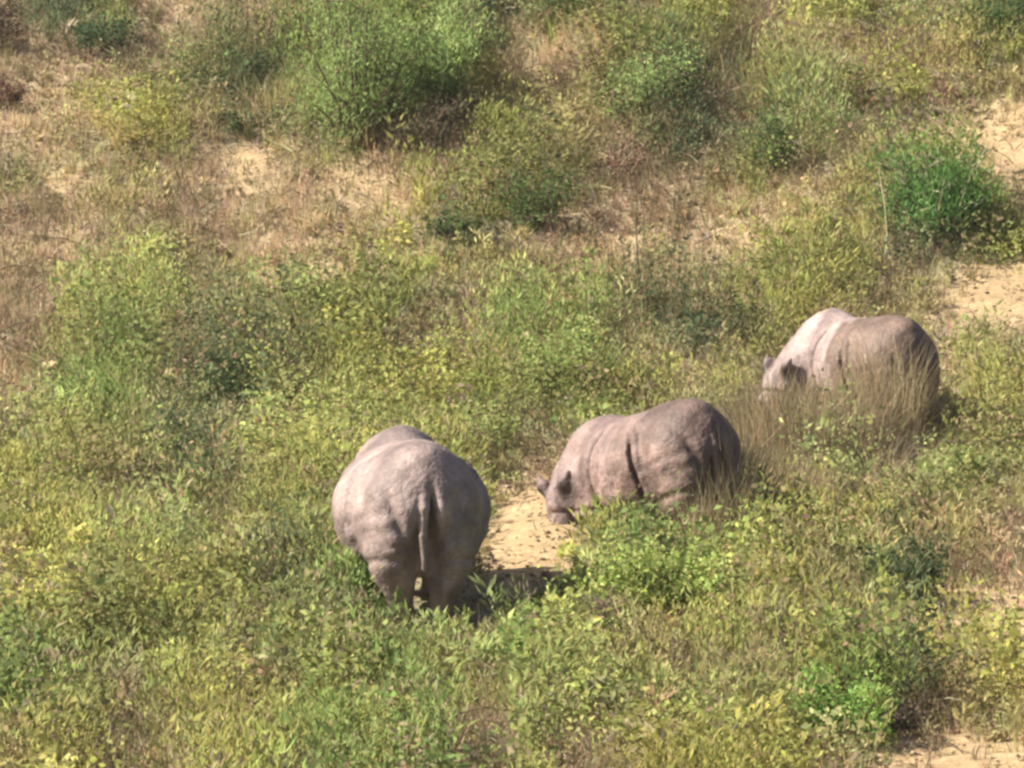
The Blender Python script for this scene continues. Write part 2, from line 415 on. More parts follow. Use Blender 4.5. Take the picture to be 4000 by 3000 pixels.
def X0(v): return v[:, 0] - .3 * v[:, 2]
def rhino(label, px, py, face, scale, pitch=0.0, head=None, belly=.68, tail=None, stance=(0, 0, 0, 0), mud=0.0, h=.021, sink=0.0, slit=.15, slitx=0.0, rear=0.0, hornlen=1.0, hump=1.0, hide=(1, 1, 1), group='rhinoceroses grazing in the weeds'):
    """x forward, y to its left, z up; feet at z = 0"""
    head = head or dict(poll=(1.62, 0, 1.02), nose=(2.12, .0, .42), yaw=0)
    lo = np.array([-1.75, -.95, -.06]); hi = np.array([2.45, 1.25, 1.98])
    n = ((hi - lo) / h).astype(int)
    ax = [lo[i] + h * np.arange(n[i]) for i in range(3)]
    P = np.stack(np.meshgrid(*ax, indexing='ij'), -1)
    X, Y, Z = P[..., 0], P[..., 1], P[..., 2]
    d = ell(P, (-.02, 0, 1.00), (1.12, belly, .60), .02)
    d = sm(d, ell(P, (-.82, 0, 1.09), (.60, .585, .555)), .16)
    d = sm(d, ell(P, (.80, 0, 1.12), (.55, .50, .55)), .16)
    d = sm(d, ell(P, (.84, 0, 1.47 - .22 * (1 - hump)), (.28, .13, .22), .12), .20)
    for s in (1, -1):
        d = sm(d, ell(P, (-.52, s * .36, 1.40), (.17, .13, .13)), .13)     # hip bones
    d = sm(d, ell(P, (.10, 0, 1.38), (.70, .30, .22)), .2)          # shoulder hump
    d = sm(d, ell(P, (-.70, 0, 1.48), (.50, .24, .19), -.05), .24)        # croup
    poll = np.array(head['poll']); nose = np.array(head['nose'])
    d = sm(d, cone(P, (.98, 0, 1.20), tuple(poll * .55 + np.array((.98, 0, 1.2)) * .45), .47, .36), .14)
    d = sm(d, cone(P, tuple(poll * .5 + np.array((.98, 0, 1.2)) * .5), tuple(poll), .37, .265), .10)
    hd = nose - poll; hd /= np.linalg.norm(hd)
    d = sm(d, cone(P, tuple(poll), tuple(poll + hd * .42), .25, .185), .08)
    d = sm(d, cone(P, tuple(poll + hd * .35), tuple(nose), .18, .145), .07)
    side = np.cross((0, 0, 1), hd); side /= np.linalg.norm(side); crown = np.cross(hd, side)
    d = sm(d, ell(P, tuple(poll - crown * .10 + hd * .12), (.24, .20, .24)), .08)   # jowl
    for s, lr, fr in ((1, stance[0], stance[1]), (-1, stance[2], stance[3])):
        # hind leg
        d = sm(d, ell(P, (-.90, s * .270, .82), (.42, .28, .53), -.12), .12)
        k = (-.88 + lr * .3, s * .235, .62); hk = (-1.04 + lr * .8, s * .215, .36); ft = (-.98 + lr, s * .185, .085)
        d = sm(d, cone(P, k, hk, .215, .145), .09)
        d = sm(d, cone(P, hk, ft, .140, .118), .04)
        d = sm(d, ell(P, (ft[0] + .05, ft[1], .075), (.175, .15, .085)), .04)
        # fore leg
        d = sm(d, ell(P, (.84, s * .33, .86), (.33, .24, .45), .08), .10)
        e = (.84 + fr * .3, s * .36, .56); wr = (.90 + fr * .8, s * .345, .33); ff = (.88 + fr, s * .34, .08)
        d = sm(d, cone(P, e, wr, .185, .140), .06)
        d = sm(d, cone(P, wr, ff, .138, .125), .05)
        d = sm(d, ell(P, (ff[0] + .05, ff[1], .07), (.175, .16, .08)), .04)
        # ears: a funnel with the tip turned out
        eb = poll + crown * .17 + side * s * .17 - hd * .03
        et = eb + crown * .09 + side * s * .15 - hd * .23
        d = sm(d, cone(P, tuple(eb), tuple(eb * .45 + et * .55), .055, .085), .04)
        d = sm(d, cone(P, tuple(eb * .45 + et * .55), tuple(et), .080, .034), .03)
    # tail lying in its groove
    tl = tail or [(-1.27, 0, 1.34), (-1.375, .005, 1.12), (-1.385, .02, .86), (-1.35, -.005, .55)]
    # folds: carve a groove, raise a lip beside it
    f = np.zeros_like(d); out = sstep(.10, .30, np.abs(Y))
    xf = -.40 + .03 * np.sin(Z * 7) - .16 * (1.15 - Z) + .10 * sstep(1.2, 1.6, Z) + np.clip(.62 - np.abs(Y), -.1, .16) * .8 - slitx     # before the thigh, running in under the rib plate
    m = sstep(.50, .62, Z) * (1 - sstep(1.36, 1.56, Z)) * out
    f += m * (slit * (1 - .85 * sstep(.95, 1.34, Z)) * gauss(X - xf, .031) - .060 * gauss(X - xf + .13, .075))
    xs = .42 + .10 * (1.1 - Z)                                            # behind the shoulder
    m = sstep(.50, .62, Z) * (1 - sstep(1.40, 1.62, Z)) * out
    f += m * (.040 * gauss(X - xs, .024) - .032 * gauss(X - xs - .10, .08))
    xn = 1.16 + .30 * (Z - 1.1)                                           # neck folds
    m = (1 - sstep(1.50, 1.66, Z)) * sstep(.04, .2, np.abs(Y))
    f += m * (.050 * gauss(X - xn, .022) - .028 * gauss(X - xn + .08, .06))
    f += m * (.040 * gauss(X - xn - .20, .02) - .026 * gauss(X - xn - .13, .05))
    f += .012 * gauss(np.sin((X - .05) * 22 + Z * 1.5), .35) * sstep(-.35, -.2, X) * (1 - sstep(.25, .36, X)) * out * (1 - sstep(1.25, 1.45, Z))
    zh = .535 - .22 * (X + .9) + .10 * (np.abs(Y) - .25)                                            # edge of the thigh armour above the hock
    m = (X < -.45) * sstep(.06, .14, np.abs(Y)) 
    f += m * (.026 * gauss(Z - zh, .035) - .006 * gauss(Z - zh - .09, .07))
    zf = .60 + .05 * (X - .85)
    m = (X > .50) * (X < 1.25) * sstep(.08, .16, np.abs(Y))
    f += m * (.026 * gauss(Z - zf, .02) - .012 * gauss(Z - zf - .06, .05))
    zr = 1.02 - .25 * (X + 1.1)                                           # fold running back from the flank to the tail
    m = sstep(-.52, -.62, X) * sstep(.20, .34, np.abs(Y))
    f += m * (.010 * gauss(Z - zr, .035) - .008 * gauss(Z - zr + .09, .06))
    yl = .15 + .34 * (Z - .70)                                            # hollow between the thigh and the seat bones
    m = (X < -.9) * sstep(.66, .78, Z) * (1 - sstep(1.18, 1.36, Z))
    f += m * (.028 * gauss(np.abs(Y) - yl, .045) - .018 * gauss(np.abs(Y) - yl - .11, .07))
    m = (X < -.9) * sstep(.10, .16, Y) * (1 - sstep(.30, .42, Y))
    f += m * (.020 * gauss(Z - .74 - .12 * (Y - .2), .022) - .012 * gauss(Z - .82, .05))
    f += -.035 * gauss(Z - .62, .16) * gauss(X - .05, .55)                # sagging belly
    m = 1 - sstep(-1.2, -1.05, X)
    wg = .062 + .045 * (1 - sstep(.6, 1.25, Z))
    f += m * (.210 * gauss(Y + .030, wg) * (1 - sstep(1.12, 1.38, Z)) - .020 * gauss(np.abs(Y) - .19, .08) * (1 - sstep(1.0, 1.3, Z)))
    nz = np.sin(X * 7.1 + 1.3) * np.sin(Y * 8.3 + .6) * np.sin(Z * 6.7 + 2.1) + .5 * np.sin(X * 17 + Z * 5) * np.sin(Y * 15 + 2) * np.sin(Z * 19)
    f += .009 * nz
    d = d + f
    for a_, b_, r0, r1 in zip(tl[:-1], tl[1:], (.085, .050, .038), (.050, .038, .040)):
        d = sm(d, cone(P, a_, b_, r0, r1), .025)
    Vv, Q = nets(d, lo, h)
    # two passes of smoothing over the quad edges
    for _ in range(2):
        S = np.zeros_like(Vv); c = np.zeros(len(Vv))
        for i in range(4):
            np.add.at(S, Q[:, i], Vv[Q[:, (i + 1) % 4]]); np.add.at(c, Q[:, i], 1)
            np.add.at(S, Q[:, (i + 1) % 4], Vv[Q[:, i]]); np.add.at(c, Q[:, (i + 1) % 4], 1)
        Vv = Vv * .55 + .45 * S / c[:, None]
    # hide tint: dark ears, dark wet toes, pale dried mud
    T = np.ones((len(Vv), 3))
    for s in (1, -1):
        eb = poll + crown * .28 + side * s * .22 - hd * .07
        T *= 1 - .9 * np.exp(-(np.linalg.norm(Vv - eb - side * s * .03, axis=1) / .14) ** 2)[:, None]
    T *= (1 - .45 * (1 - sstep(.04, .12, Vv[:, 2])))[:, None]
    T *= (1 - .35 * (1 - sstep(.10, .22, np.linalg.norm(Vv - nose, axis=1))))[:, None]
    pt = fbm(Vv[:, 0] * 1.3 + Vv[:, 1] * .7 + 9 + scale * 40, Vv[:, 2] * 1.0 + Vv[:, 1] * 1.1, .42, 15, 4)
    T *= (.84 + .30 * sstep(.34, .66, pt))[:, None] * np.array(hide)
    ft_ = fbm(Vv[:, 0] * 2 + 7, Vv[:, 1] * 2 + Vv[:, 2], .3, 17, 2)
    T *= (1 - .42 * (1 - sstep(.30, .46, Vv[:, 2] + .3 * (ft_ - .5))))[:, None]      # wet mud up the shanks
    T *= (1 - np.array([.50, .55, .62]) * (rear * (1 - sstep(-.20, -.02, Vv[:, 0] + .9 * (pt - .5) + .3 * (ft_ - .5))))[:, None])   # darker, browner tint over the hindquarters with a ragged noise edge
    T *= (1 - .30 * gauss(np.sin(X0(Vv) * 30), .3) * sstep(1.0, 1.2, Vv[:, 0]))[:, None]
    if mud:
        nn = fbm(Vv[:, 0] * 3 + 50, Vv[:, 2] * 3 + Vv[:, 1], .5, 11, 3)
        mk = sstep(.52, .62, nn) * (1 - sstep(1.15, 1.3, Vv[:, 2]))
        T *= 1 + mud * mk[:, None] * np.array([1.0, 1.0, 1.05])
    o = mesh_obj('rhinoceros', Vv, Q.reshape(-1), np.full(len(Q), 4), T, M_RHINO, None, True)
    x, y, z = at(px, py)
    o.location = (x, y, z - sink); o.scale = (scale,) * 3
    o.rotation_euler = (0, -pitch, face)
    tag(o, label, 'rhinoceros', group)
    # horn on the nose, eyes
    hb = nose - hd * .06 + crown * .12
    cur = [hb + crown * t * .20 * hornlen - hd * .07 * t * t for t in np.linspace(0, 1, 6)]
    s_ = Soup(); vv = []; ff = []
    for i, c in enumerate(cur):
        r = .072 * (1 - i / 5.2)
        for k in range(10):
            an = k * math.pi / 5; vv.append(c + (hd * math.cos(an) * 1.15 + side * math.sin(an)) * r)
    for i in range(5):
        for k in range(10):
            ff.append((i * 10 + k, i * 10 + (k + 1) % 10, i * 10 + 10 + (k + 1) % 10, i * 10 + 10 + k))
    ff = np.array(ff)
    mesh_obj('horn', np.array(vv), ff.reshape(-1), np.full(len(ff), 4), None, M_HORN, o, True)
    for s in (1, -1):
        c = poll + hd * .27 + side * s * .185 + crown * .06
        vv = []
        for i in range(7):
            th = math.pi * i / 6
            for k in range(10):
                an = k * math.pi / 5
                vv.append(c + .030 * np.array((math.sin(th) * math.cos(an), math.sin(th) * math.sin(an), math.cos(th))))
        ff = np.array([(i * 10 + k, i * 10 + 10 + k, i * 10 + 10 + (k + 1) % 10, i * 10 + (k + 1) % 10) for i in range(6) for k in range(10)])
        mesh_obj('eye', np.array(vv), ff.reshape(-1), np.full(len(ff), 4), None, M_EYE, o, True)
    return o

# facing: angle of the nose from +x, anticlockwise seen from above (90 = straight away from the camera)
RH = []
RH.append(rhino('large grey-pink rhinoceros seen from behind with its tail hanging in the rump groove', 411, 611, R(97), 1.05, pitch=R(-2.8), belly=.76, hide=(1.18, 1.13, 1.13),
    head=dict(poll=(1.50, -.05, .90), nose=(1.85, -.1, .30)), stance=(.06, .12, -.04, -.1), h=.02))
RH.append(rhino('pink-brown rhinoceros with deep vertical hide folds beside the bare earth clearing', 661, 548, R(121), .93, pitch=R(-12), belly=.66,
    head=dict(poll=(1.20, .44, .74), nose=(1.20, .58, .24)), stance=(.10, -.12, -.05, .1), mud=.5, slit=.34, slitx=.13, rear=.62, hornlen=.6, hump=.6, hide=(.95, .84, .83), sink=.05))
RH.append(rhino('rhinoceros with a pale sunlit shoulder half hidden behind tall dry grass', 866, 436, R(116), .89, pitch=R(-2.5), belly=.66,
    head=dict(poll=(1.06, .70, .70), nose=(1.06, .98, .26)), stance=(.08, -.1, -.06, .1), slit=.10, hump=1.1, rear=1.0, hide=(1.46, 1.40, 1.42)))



def clear_of_rhinos(x, y, pad=0.0):
    """signed: True where a plant may stand"""
    ok = np.ones(np.shape(x), bool)
    for o in RH:
        a_ = o.rotation_euler[2]; s_ = o.scale[0]
        dx = (x - o.location[0]); dy = (y - o.location[1])
        u = dx * math.cos(a_) + dy * math.sin(a_); v = -dx * math.sin(a_) + dy * math.cos(a_)
        ok &= ~((np.abs(u - .25 * s_) < (1.65 * s_ + pad)) & (np.abs(v) < (.62 * s_ + pad)))
    return ok

# ------------------------------------------------------------------ ground cover: leafy weeds, green grass, dry grass
def field(per_m2, ylo=-9.5, yhi=33):
    A = []
    for y0 in np.arange(ylo, yhi, .5):
        hw = .1138 * (y0 + D0) * 1.0 + 2.2
        n = rng.poisson(per_m2 * 2 * hw * .5)
        A.append(np.stack([rng.uniform(-hw, hw, n), rng.uniform(y0, y0 + .5, n)], 1))
    A = np.concatenate(A); return A[:, 0], A[:, 1]
# places (photo px) where the cover is lower or taller than elsewhere: px, py, rx, ry, factor
HT = [(522, 545, 64, 58, .05), (520, 590, 62, 18, .22), (560, 600, 45, 20, .35), (432, 620, 66, 30, .16), (420, 652, 90, 22, .6), (345, 575, 45, 40, 1.45),
      (640, 560, 60, 25, .6), (830, 470, 90, 40, 1.5), (950, 755, 90, 25, .25), (960, 130, 70, 35, .35), (1005, 280, 45, 40, .5),
      (530, 478, 50, 18, .5), (545, 520, 40, 30, .15),
      (385, 100, 110, 48, 1.6), (250, 90, 60, 40, 1.5), (655, 105, 85, 50, 1.7), (775, 140, 60, 40, 1.5), (930, 200, 80, 45, 1.5), (540, 205, 50, 26, 1.15),
      (110, 380, 110, 60, 1.45), (250, 390, 80, 50, 1.4), (230, 520, 120, 60, 1.35), (640, 610, 110, 25, 1.25), (560, 380, 90, 40, 1.3),
      (985, 628, 65, 40, .32), (990, 300, 55, 40, .3), (620, 40, 320, 55, 1.45)]
def hfac(x, y):
    px, py = project(x, y, ground(x, y)); f = np.ones_like(px)
    for a_, b_, rx, ry, k in HT:
        g_ = np.exp(-((px - a_) / rx) ** 2 - ((py - b_) / ry) ** 2); f *= (1 - g_) + k * g_
    return f
#              G    g    y    o    d    t    b    s
W_LEAF = np.array([1.0, .95, .95, .60, .90, .14, .16, .02])
W_GRS = np.array([.8, .7, .7, .7, .5, .25, .25, .06])
W_DRY = np.array([.10, .15, .22, .55, .2, .7, .8, .06])
HGT = np.array([.56, .50, .45, .34, .48, .18, .22, .05])

def weeds():
    x, y = field(70); k = klass(x, y); ok = clear_of_rhinos(x, y)
    cl = np.clip((fbm(x, y, .75, 21) - .5) * 1.4 + .5, 0, 1); keep = ok & (rng.random(len(x)) < W_LEAF[k]) & (cl > .27)
    x, y, k, cl = x[keep], y[keep], k[keep], cl[keep]
    hf = hfac(x, y)
    kk = rng.random(len(x)) < np.clip(hf * 1.6, 0, 1); x, y, k, cl, hf = x[kk], y[kk], k[kk], cl[kk], hf[kk]
    H = HGT[k] * (.12 + 1.9 * cl) * rng.uniform(.6, 1.35, len(x)) * hf
    z = ground(x, y)
    N = len(x); nl = 19
    tone = np.exp((fbm(x, y, 1.6, 31) - .5) * .9 + (fbm(x, y, .45, 33) - .5) * .8)
    yel = (fbm(x, y, 2.3, 41) - .5)
    base = LEAF[k] * tone[:, None] * np.stack([1 + .5 * yel, 1 + .15 * yel, 1 - .2 * yel], 1)
    base = vary(base, .13, .05); bw = rng.random(N) < .13; base[bw] = vary(np.tile([.33, .26, .165], (bw.sum(), 1)), .2)
    I = np.repeat(np.arange(N), nl)
    u = rng.random(len(I)) ** .7
    lean = rng.normal(0, .18, (N, 2)) 
    rad = (.04 + .25 * H[I] * (1 - .45 * u)) * np.sqrt(rng.random(len(I))); an = rng.uniform(0, 2 * math.pi, len(I))
    Px = x[I] + lean[I, 0] * H[I] * u + rad * np.cos(an); Py = y[I] + lean[I, 1] * H[I] * u + rad * np.sin(an)
    P = np.stack([Px, Py, z[I] + H[I] * u + .01], 1)
    d = rdir(len(I), -.25, .75); fe = (vnoise(x, y, .9, 71) > .5)[I]; d[fe, 2] = np.abs(d[fe, 2]) + 1.0; d[:, 0] += np.cos(an) * .6; d[:, 1] += np.sin(an) * .6; d /= np.linalg.norm(d, axis=1, keepdims=True)
    L = np.clip(.066 * np.exp(rng.normal(0, .18, len(I)) + rng.normal(0, .32, N)[I]), .03, .125); Wd = L * np.clip(rng.normal(.5, .14, N)[I], .2, .85)
    L = np.where(fe, L * 1.35, L); Wd = np.where(fe, Wd * .6, Wd)
    s = Soup(); s.leaves(P, d, perp(d), L, Wd, vary(base[I], .12, .035))
    # their stalks
    A = np.stack([x, y, z - .02], 1); B = np.stack([x + lean[:, 0] * H, y + lean[:, 1] * H, z + H], 1)
    sel = rng.random(N) < .5
    s.tubes(A[sel], B[sel], np.full(sel.sum(), .0045), np.full(sel.sum(), .002), vary(np.tile([.16, .14, .07], (sel.sum(), 1)), .4))
    o = s.build('weeds', M_LEAF)
    tag(o, 'low leafy yellow-green weeds covering the hillside', None, None, 'stuff')

def blades(name, per, wts, cols, hmul, wd, label, nb, seedoff, lean_s=.35):
    x, y = field(per); k = klass(x, y); ok = clear_of_rhinos(x, y)
    cl = fbm(x, y, .6, 51 + seedoff)
    keep = ok & (rng.random(len(x)) < wts[k]) & (cl > .28)
    x, y, k, cl = x[keep], y[keep], k[keep], cl[keep]; z = ground(x, y); N = len(x); hf = hfac(x, y)
    kk = rng.random(N) < np.clip(hf * 1.5, 0, 1); x, y, k, cl, z, hf = x[kk], y[kk], k[kk], cl[kk], z[kk], hf[kk]; N = len(x)
    qx, qy = project(x, y, z); st = np.exp(-((qx - 815) / 85) ** 2 - ((qy - 478) / 38) ** 2) * (1.6 if name == 'dry_grass' else 0)
    H = hmul * (.4 + 1.2 * cl) * rng.uniform(.6, 1.4, N) * hf * (1 + st)
    I = np.repeat(np.arange(N), nb)
    P = np.stack([x[I] + rng.normal(0, .035, len(I)), y[I] + rng.normal(0, .035, len(I)), z[I] - .015], 1)
    Hi = H[I] * rng.uniform(.45, 1.1, len(I))
    lean = rng.normal(0, 1, (len(I), 2)) * (Hi * lean_s)[:, None]
    base = cols[k] * np.exp((fbm(x, y, 1.4, 61 + seedoff) - .5) * .8)[:, None]
    s = Soup(); s.blades(P, Hi, lean, np.full(len(I), wd) * rng.uniform(.6, 1.5, len(I)), vary(vary(base, .15)[I], .22, .05))
    o = s.build(name, M_GRASS); tag(o, label, None, None, 'stuff')

def litter():
    x, y = field(90); k = klass(x, y, 10, .02); wt = np.array([.15, .2, .25, .5, .3, .9, 1.0, .16])
    keep = rng.random(len(x)) < wt[k]; x, y, k = x[keep], y[keep], k[keep]; N = len(x)
    I = np.repeat(np.arange(N), 3)
    P = np.stack([x[I] + rng.normal(0, .05, len(I)), y[I] + rng.normal(0, .05, len(I)), ground(x, y)[I] + rng.uniform(.0, .05, len(I))], 1)
    d = rdir(len(I), -.1, .35); L = rng.uniform(.03, .10, len(I))
    c = np.where(rng.random((len(I), 1)) < .5, [[.46, .37, .24]], [[.29, .22, .15]])
    s = Soup(); s.leaves(P, d, perp(d), L, L * rng.uniform(.12, .5, len(I)), vary(c, .3, .06))
    tag(s.build('leaf_litter', M_GRASS), 'dead brown leaves and straw scattered over the ground', None, None, 'stuff')

weeds()
GC = LEAF * np.array([1.15, 1.1, 1.0]); GC[5:] = [[.30, .26, .12], [.22, .19, .10], [.3, .25, .14]]
blades('grass', 42, W_GRS, GC, .36, .010, 'fine green and olive grass growing through the weeds', 8, 0)
DC = np.tile(DRY, (8, 1)); DC[6] = [.36, .27, .18]; DC[3] = [.38, .32, .20]
blades('dry_grass', 60, W_DRY, DC, .30, .009, 'dry straw-coloured grass over the brown parts of the slope', 9, 5, .5)
litter()

# ------------------------------------------------------------------ single plants one can point at
def plant(name, cat, label, px, py, wpx, hpx, leafc, kind='bushy', n=900, leaf=(.035, .08), group=None, ratio=.5, stemc=(.13, .10, .07), nst=9, depth=1.0):
    x, y, z = at(px, py)
    dep = (y + D0); w = wpx / FPX * dep * .56; H = hpx / FPX * dep
    root = bpy.data.objects.new(name, None); COL.objects.link(root); root.location = (x, y, z); root.empty_display_size = .1
    tag(root, label, cat, group)
    lc = np.array(leafc, float)
    st = Soup(); fo = Soup()
    tips = []
    nst_ = nst
    for i in range(nst_):
        a = rng.uniform(0, 2 * math.pi); r = w * math.sqrt(rng.random()) * (.95 if rng.random() < .8 else 1.3)
        tip = np.array([r * math.cos(a), r * math.sin(a) * depth, H * rng.uniform(.28, 1.05) * (1 - .3 * (r / max(w, .01)) ** 2)])
        b0 = np.array([tip[0] * .15, tip[1] * .15, -.04]); mid = (b0 + tip) * .5 + rng.normal(0, .05 * w + .01, 3)
        tips.append((b0, mid, tip))
        A = np.array([b0, mid]); B = np.array([mid, tip]); rr = .006 + .008 * H
        st.tubes(A, B, np.array([rr, rr * .7]), np.array([rr * .7, rr * .3]), vary(np.tile([stemc], (2, 1)), .2))
        for q in range(4):
            t = rng.uniform(.35, .95); p0 = (mid if t > .5 else b0) + ((tip - mid) if t > .5 else (mid - b0)) * ((t - .5) * 2 if t > .5 else t * 2)
            p1 = p0 + rdir(1, -.05, .8)[0] * rng.uniform(.12, .30) * (w + H) * .5
            st.tubes(p0[None], p1[None], np.array([rr * .5]), np.array([rr * .2]), vary(np.array([stemc]), .25))
            tips.append((p0, (p0 + p1) / 2, p1))
    if kind in ('bushy', 'twiggy', 'upright'):
        T = np.array([t[2] for t in tips]); Mi = np.array([t[1] for t in tips])
        I = rng.integers(0, len(T), n); u = rng.random(n) ** .8
        P = Mi[I] + (T[I] - Mi[I]) * u[:, None] * 1.05 + rng.normal(0, 1, (n, 3)) * np.array([.12 * w + .02, .12 * w + .02, .07 * H + .01])
        P[:, 2] = np.clip(P[:, 2], .01, H * 1.1)
        tone = np.exp(rng.normal(0, .22, len(T)))
        if kind == 'upright':
            d = rdir(n, .45, .98); L = rng.uniform(leaf[0], leaf[1], n) * 1.5; Wd = L * .22
        else:
            d = rdir(n, -.3, .8); L = rng.uniform(leaf[0], leaf[1], n); Wd = L * rng.uniform(ratio * .7, ratio * 1.3, n)
        fo.leaves(P, d, perp(d), L, Wd, vary(np.tile(lc, (n, 1)) * tone[I][:, None], .2, .07))
    elif kind == 'grass':
        a = rng.uniform(0, 2 * math.pi, n); r = w * np.sqrt(rng.random(n)) * .9
        P = np.stack([r * np.cos(a), r * np.sin(a) * depth, np.full(n, -.02)], 1); Hh = H * rng.uniform(.3, 1.2, n)
        lean = np.stack([np.cos(a), np.sin(a)], 1) * (r * .2)[:, None] + rng.normal(0, .2, (n, 2)) * Hh[:, None]
        fo.blades(P, Hh, lean, rng.uniform(.007, .016, n), vary(np.tile(lc, (n, 1)), .24, .06))
    nm = 'foliage' if kind != 'grass' else 'blades'
    if kind != 'grass': st.build('stem', M_TWIG, root)
    fo.build(nm, M_LEAF if kind != 'grass' else M_GRASS, root)
    return root

def stick(name, cat, label, pts, r, col, twigs=0):
    """a thin dead stalk; pts in photo px for its outline, all at the depth of its foot"""
    x, y, z = at(*pts[0]); dep = y + D0
    P = [np.array([0, 0, -.03])]
    for q in pts[1:]:
        P.append(np.array([(q[0] - pts[0][0]) / FPX * dep, rng.normal(0, .04), (pts[0][1] - q[1]) / FPX * dep]))
    P = np.array(P); n = len(P) - 1; rr = np.linspace(r, r * .35, n + 1)
    s = Soup(); s.tubes(P[:-1], P[1:], rr[:-1], rr[1:], vary(np.tile([col], (n, 1)), .12))
    for i in range(twigs):
        k = rng.integers(max(1, n // 3), n + 1); t = rng.random(); p0 = P[k - 1] + (P[k] - P[k - 1]) * t
        p1 = p0 + rdir(1, .1, .8)[0] * rng.uniform(.06, .2)
        s.tubes(p0[None], p1[None], np.array([r * .4]), np.array([r * .15]), vary(np.array([col]), .2))
    o = s.build(name, M_TWIG); o.location = (x, y, z); tag(o, label, cat); return o

GV = (.27, .36, .13); GM = (.120, .190, .055); GD = (.055, .090, .038); YG = (.250, .300, .065); BR = (.20, .14, .095); ST = (.36, .27, .15)
plant('bush', 'bush', 'blue-green dense bush at the top edge left of centre', 92, 52, 82, 60, (.075, .125, .060), n=1500)
plant('dead_bush', 'dead bush', 'dark brown dead bush in the top left corner', 2, 48, 46, 60, (.10, .075, .06), 'twiggy', n=900)
plant('dead_bush', 'dead bush', 'reddish brown dead bush low on the left edge of the upper slope', 4, 108, 36, 34, (.14, .08, .065), 'twiggy', n=600)
plant('shrub', 'shrub', 'dark green shrub just left of the tall bright green bush', 250, 92, 96, 52, (.080, .115, .055), n=1800)
plant('shrub', 'shrub', 'dark twiggy shrub below the tall bright green bush', 262, 136, 80, 38, (.080, .090, .045), 'twiggy', n=900)
plant('bush', 'bush', 'tall bright green bush with upright shoots, biggest on the upper slope', 358, 150, 130, 175, GV, 'upright', n=7500, nst=34, leaf=(.04, .08))
plant('bush', 'bush', 'bright green bush right of the tallest bush', 440, 118, 96, 118, (.29, .38, .14), 'upright', n=4600, nst=24, leaf=(.05, .10))
plant('shrub', 'shrub', 'grey-brown thin shrub below the bright green bushes', 425, 152, 100, 60, (.15, .13, .085), 'upright', n=900, nst=16)
plant('bush', 'bush', 'green bush cut by the top edge near the centre', 548, 26, 96, 50, (.085, .160, .050), n=1600)
plant('bush', 'bush', 'soft green bush on the upper slope right of centre', 652, 122, 112, 92, (.25, .34, .13), n=4000, nst=18)
plant('shrub', 'shrub', 'olive shaded shrub under the soft green bush', 672, 158, 96, 60, (.095, .095, .050), 'upright', n=1300, nst=16)
plant('dead_shrub', 'dead shrub', 'red-brown leafless shrub with pale twigs on the upper slope', 618, 178, 60, 62, (.20, .12, .085), 'twiggy', n=260, stemc=(.36, .25, .19), nst=14)
plant('shrub', 'shrub', 'green shrub with dark gaps above the grey dry patch', 772, 176, 66, 80, (.095, .145, .050), n=1300)
plant('shrub', 'shrub', 'green shrub in the top right corner', 1000, 42, 80, 58, (.080, .145, .055), n=1500)
plant('shrub', 'shrub', 'yellow leafed shrub at the top edge right of centre', 872, 26, 60, 40, (.30, .28, .07), n=500)
plant('shrub', 'shrub', 'round green shrub in the middle of the upper slope', 533, 228, 84, 66, (.110, .160, .055), n=1500, nst=14)
plant('leafy_plant', 'plant', 'broad-leaved dark green plant left of the round shrub', 452, 244, 44, 40, (.10, .14, .06), n=260, leaf=(.06, .13), ratio=.6, nst=6)
plant('bush', 'bush', 'vivid dark green bush with pale bare twigs at its foot', 938, 242, 112, 106, (.11, .215, .06), 'upright', n=4800, nst=34, leaf=(.045, .09), stemc=(.35, .33, .24))
plant('shrub', 'shrub', 'dark shrub just above left of the farthest rhinoceros', 735, 345, 80, 56, (.095, .110, .050), 'twiggy', n=900)
plant('bush', 'bush', 'light green leafy bush behind and between the two nearer rhinoceroses', 568, 402, 96, 78, (.30, .36, .13), n=4500, leaf=(.04, .08), nst=20)
plant('shrub', 'shrub', 'yellow-green shrub behind the folded rhinoceros', 480, 418, 110, 60, (.22, .25, .07), n=1700)
plant('bush', 'bush', 'dark green bush left of centre on the lower slope', 250, 418, 100, 76, (.060, .095, .038), n=2000, nst=14)
plant('dead_shrub', 'dead shrub', 'dark brown dead clump below the dark green bush', 246, 452, 38, 38, (.12, .09, .055), 'twiggy', n=420)
plant('shrub', 'shrub', 'mid-green shrub nearest the left edge at half height', 82, 425, 100, 78, (.22, .33, .10), n=1900)
plant('shrub', 'shrub', 'dark twiggy shrub left of the rear-view rhinoceros', 165, 514, 84, 52, (.075, .095, .042), 'twiggy', n=1100)
plant('shrub', 'shrub', 'fresh green shrub touching the left hind side of the rear-view rhinoceros', 345, 618, 78, 76, (.27, .36, .12), 'upright', n=2200, nst=18, leaf=(.05, .10))
plant('bush', 'bush', 'bright yellow-green bush in front of the folded rhinoceros', 656, 624, 140, 88, (.37, .44, .14), n=8000, leaf=(.035, .09), nst=40)
plant('shrub', 'shrub', 'yellow-green shrub right of the brightest bush', 712, 618, 84, 62, (.220, .240, .070), n=1300)
plant('shrub', 'shrub', 'grey-green shrub below the dry grass of the farthest rhinoceros', 820, 560, 110, 58, (.140, .180, .085), n=1700)
plant('shrub', 'shrub', 'dark green shrub with black gaps on the lower right slope', 912, 606, 84, 72, (.060, .095, .042), n=1500)
plant('dead_shrub', 'dead shrub', 'grey-brown dead stalks below the bare earth clearing', 590, 662, 44, 74, (.20, .155, .115), 'upright', n=500, stemc=(.22, .16, .12))
plant('bush', 'bush', 'bright green bush near the bottom right corner', 846, 748, 84, 92, (.24, .37, .10), n=2600, leaf=(.035, .075), nst=16)
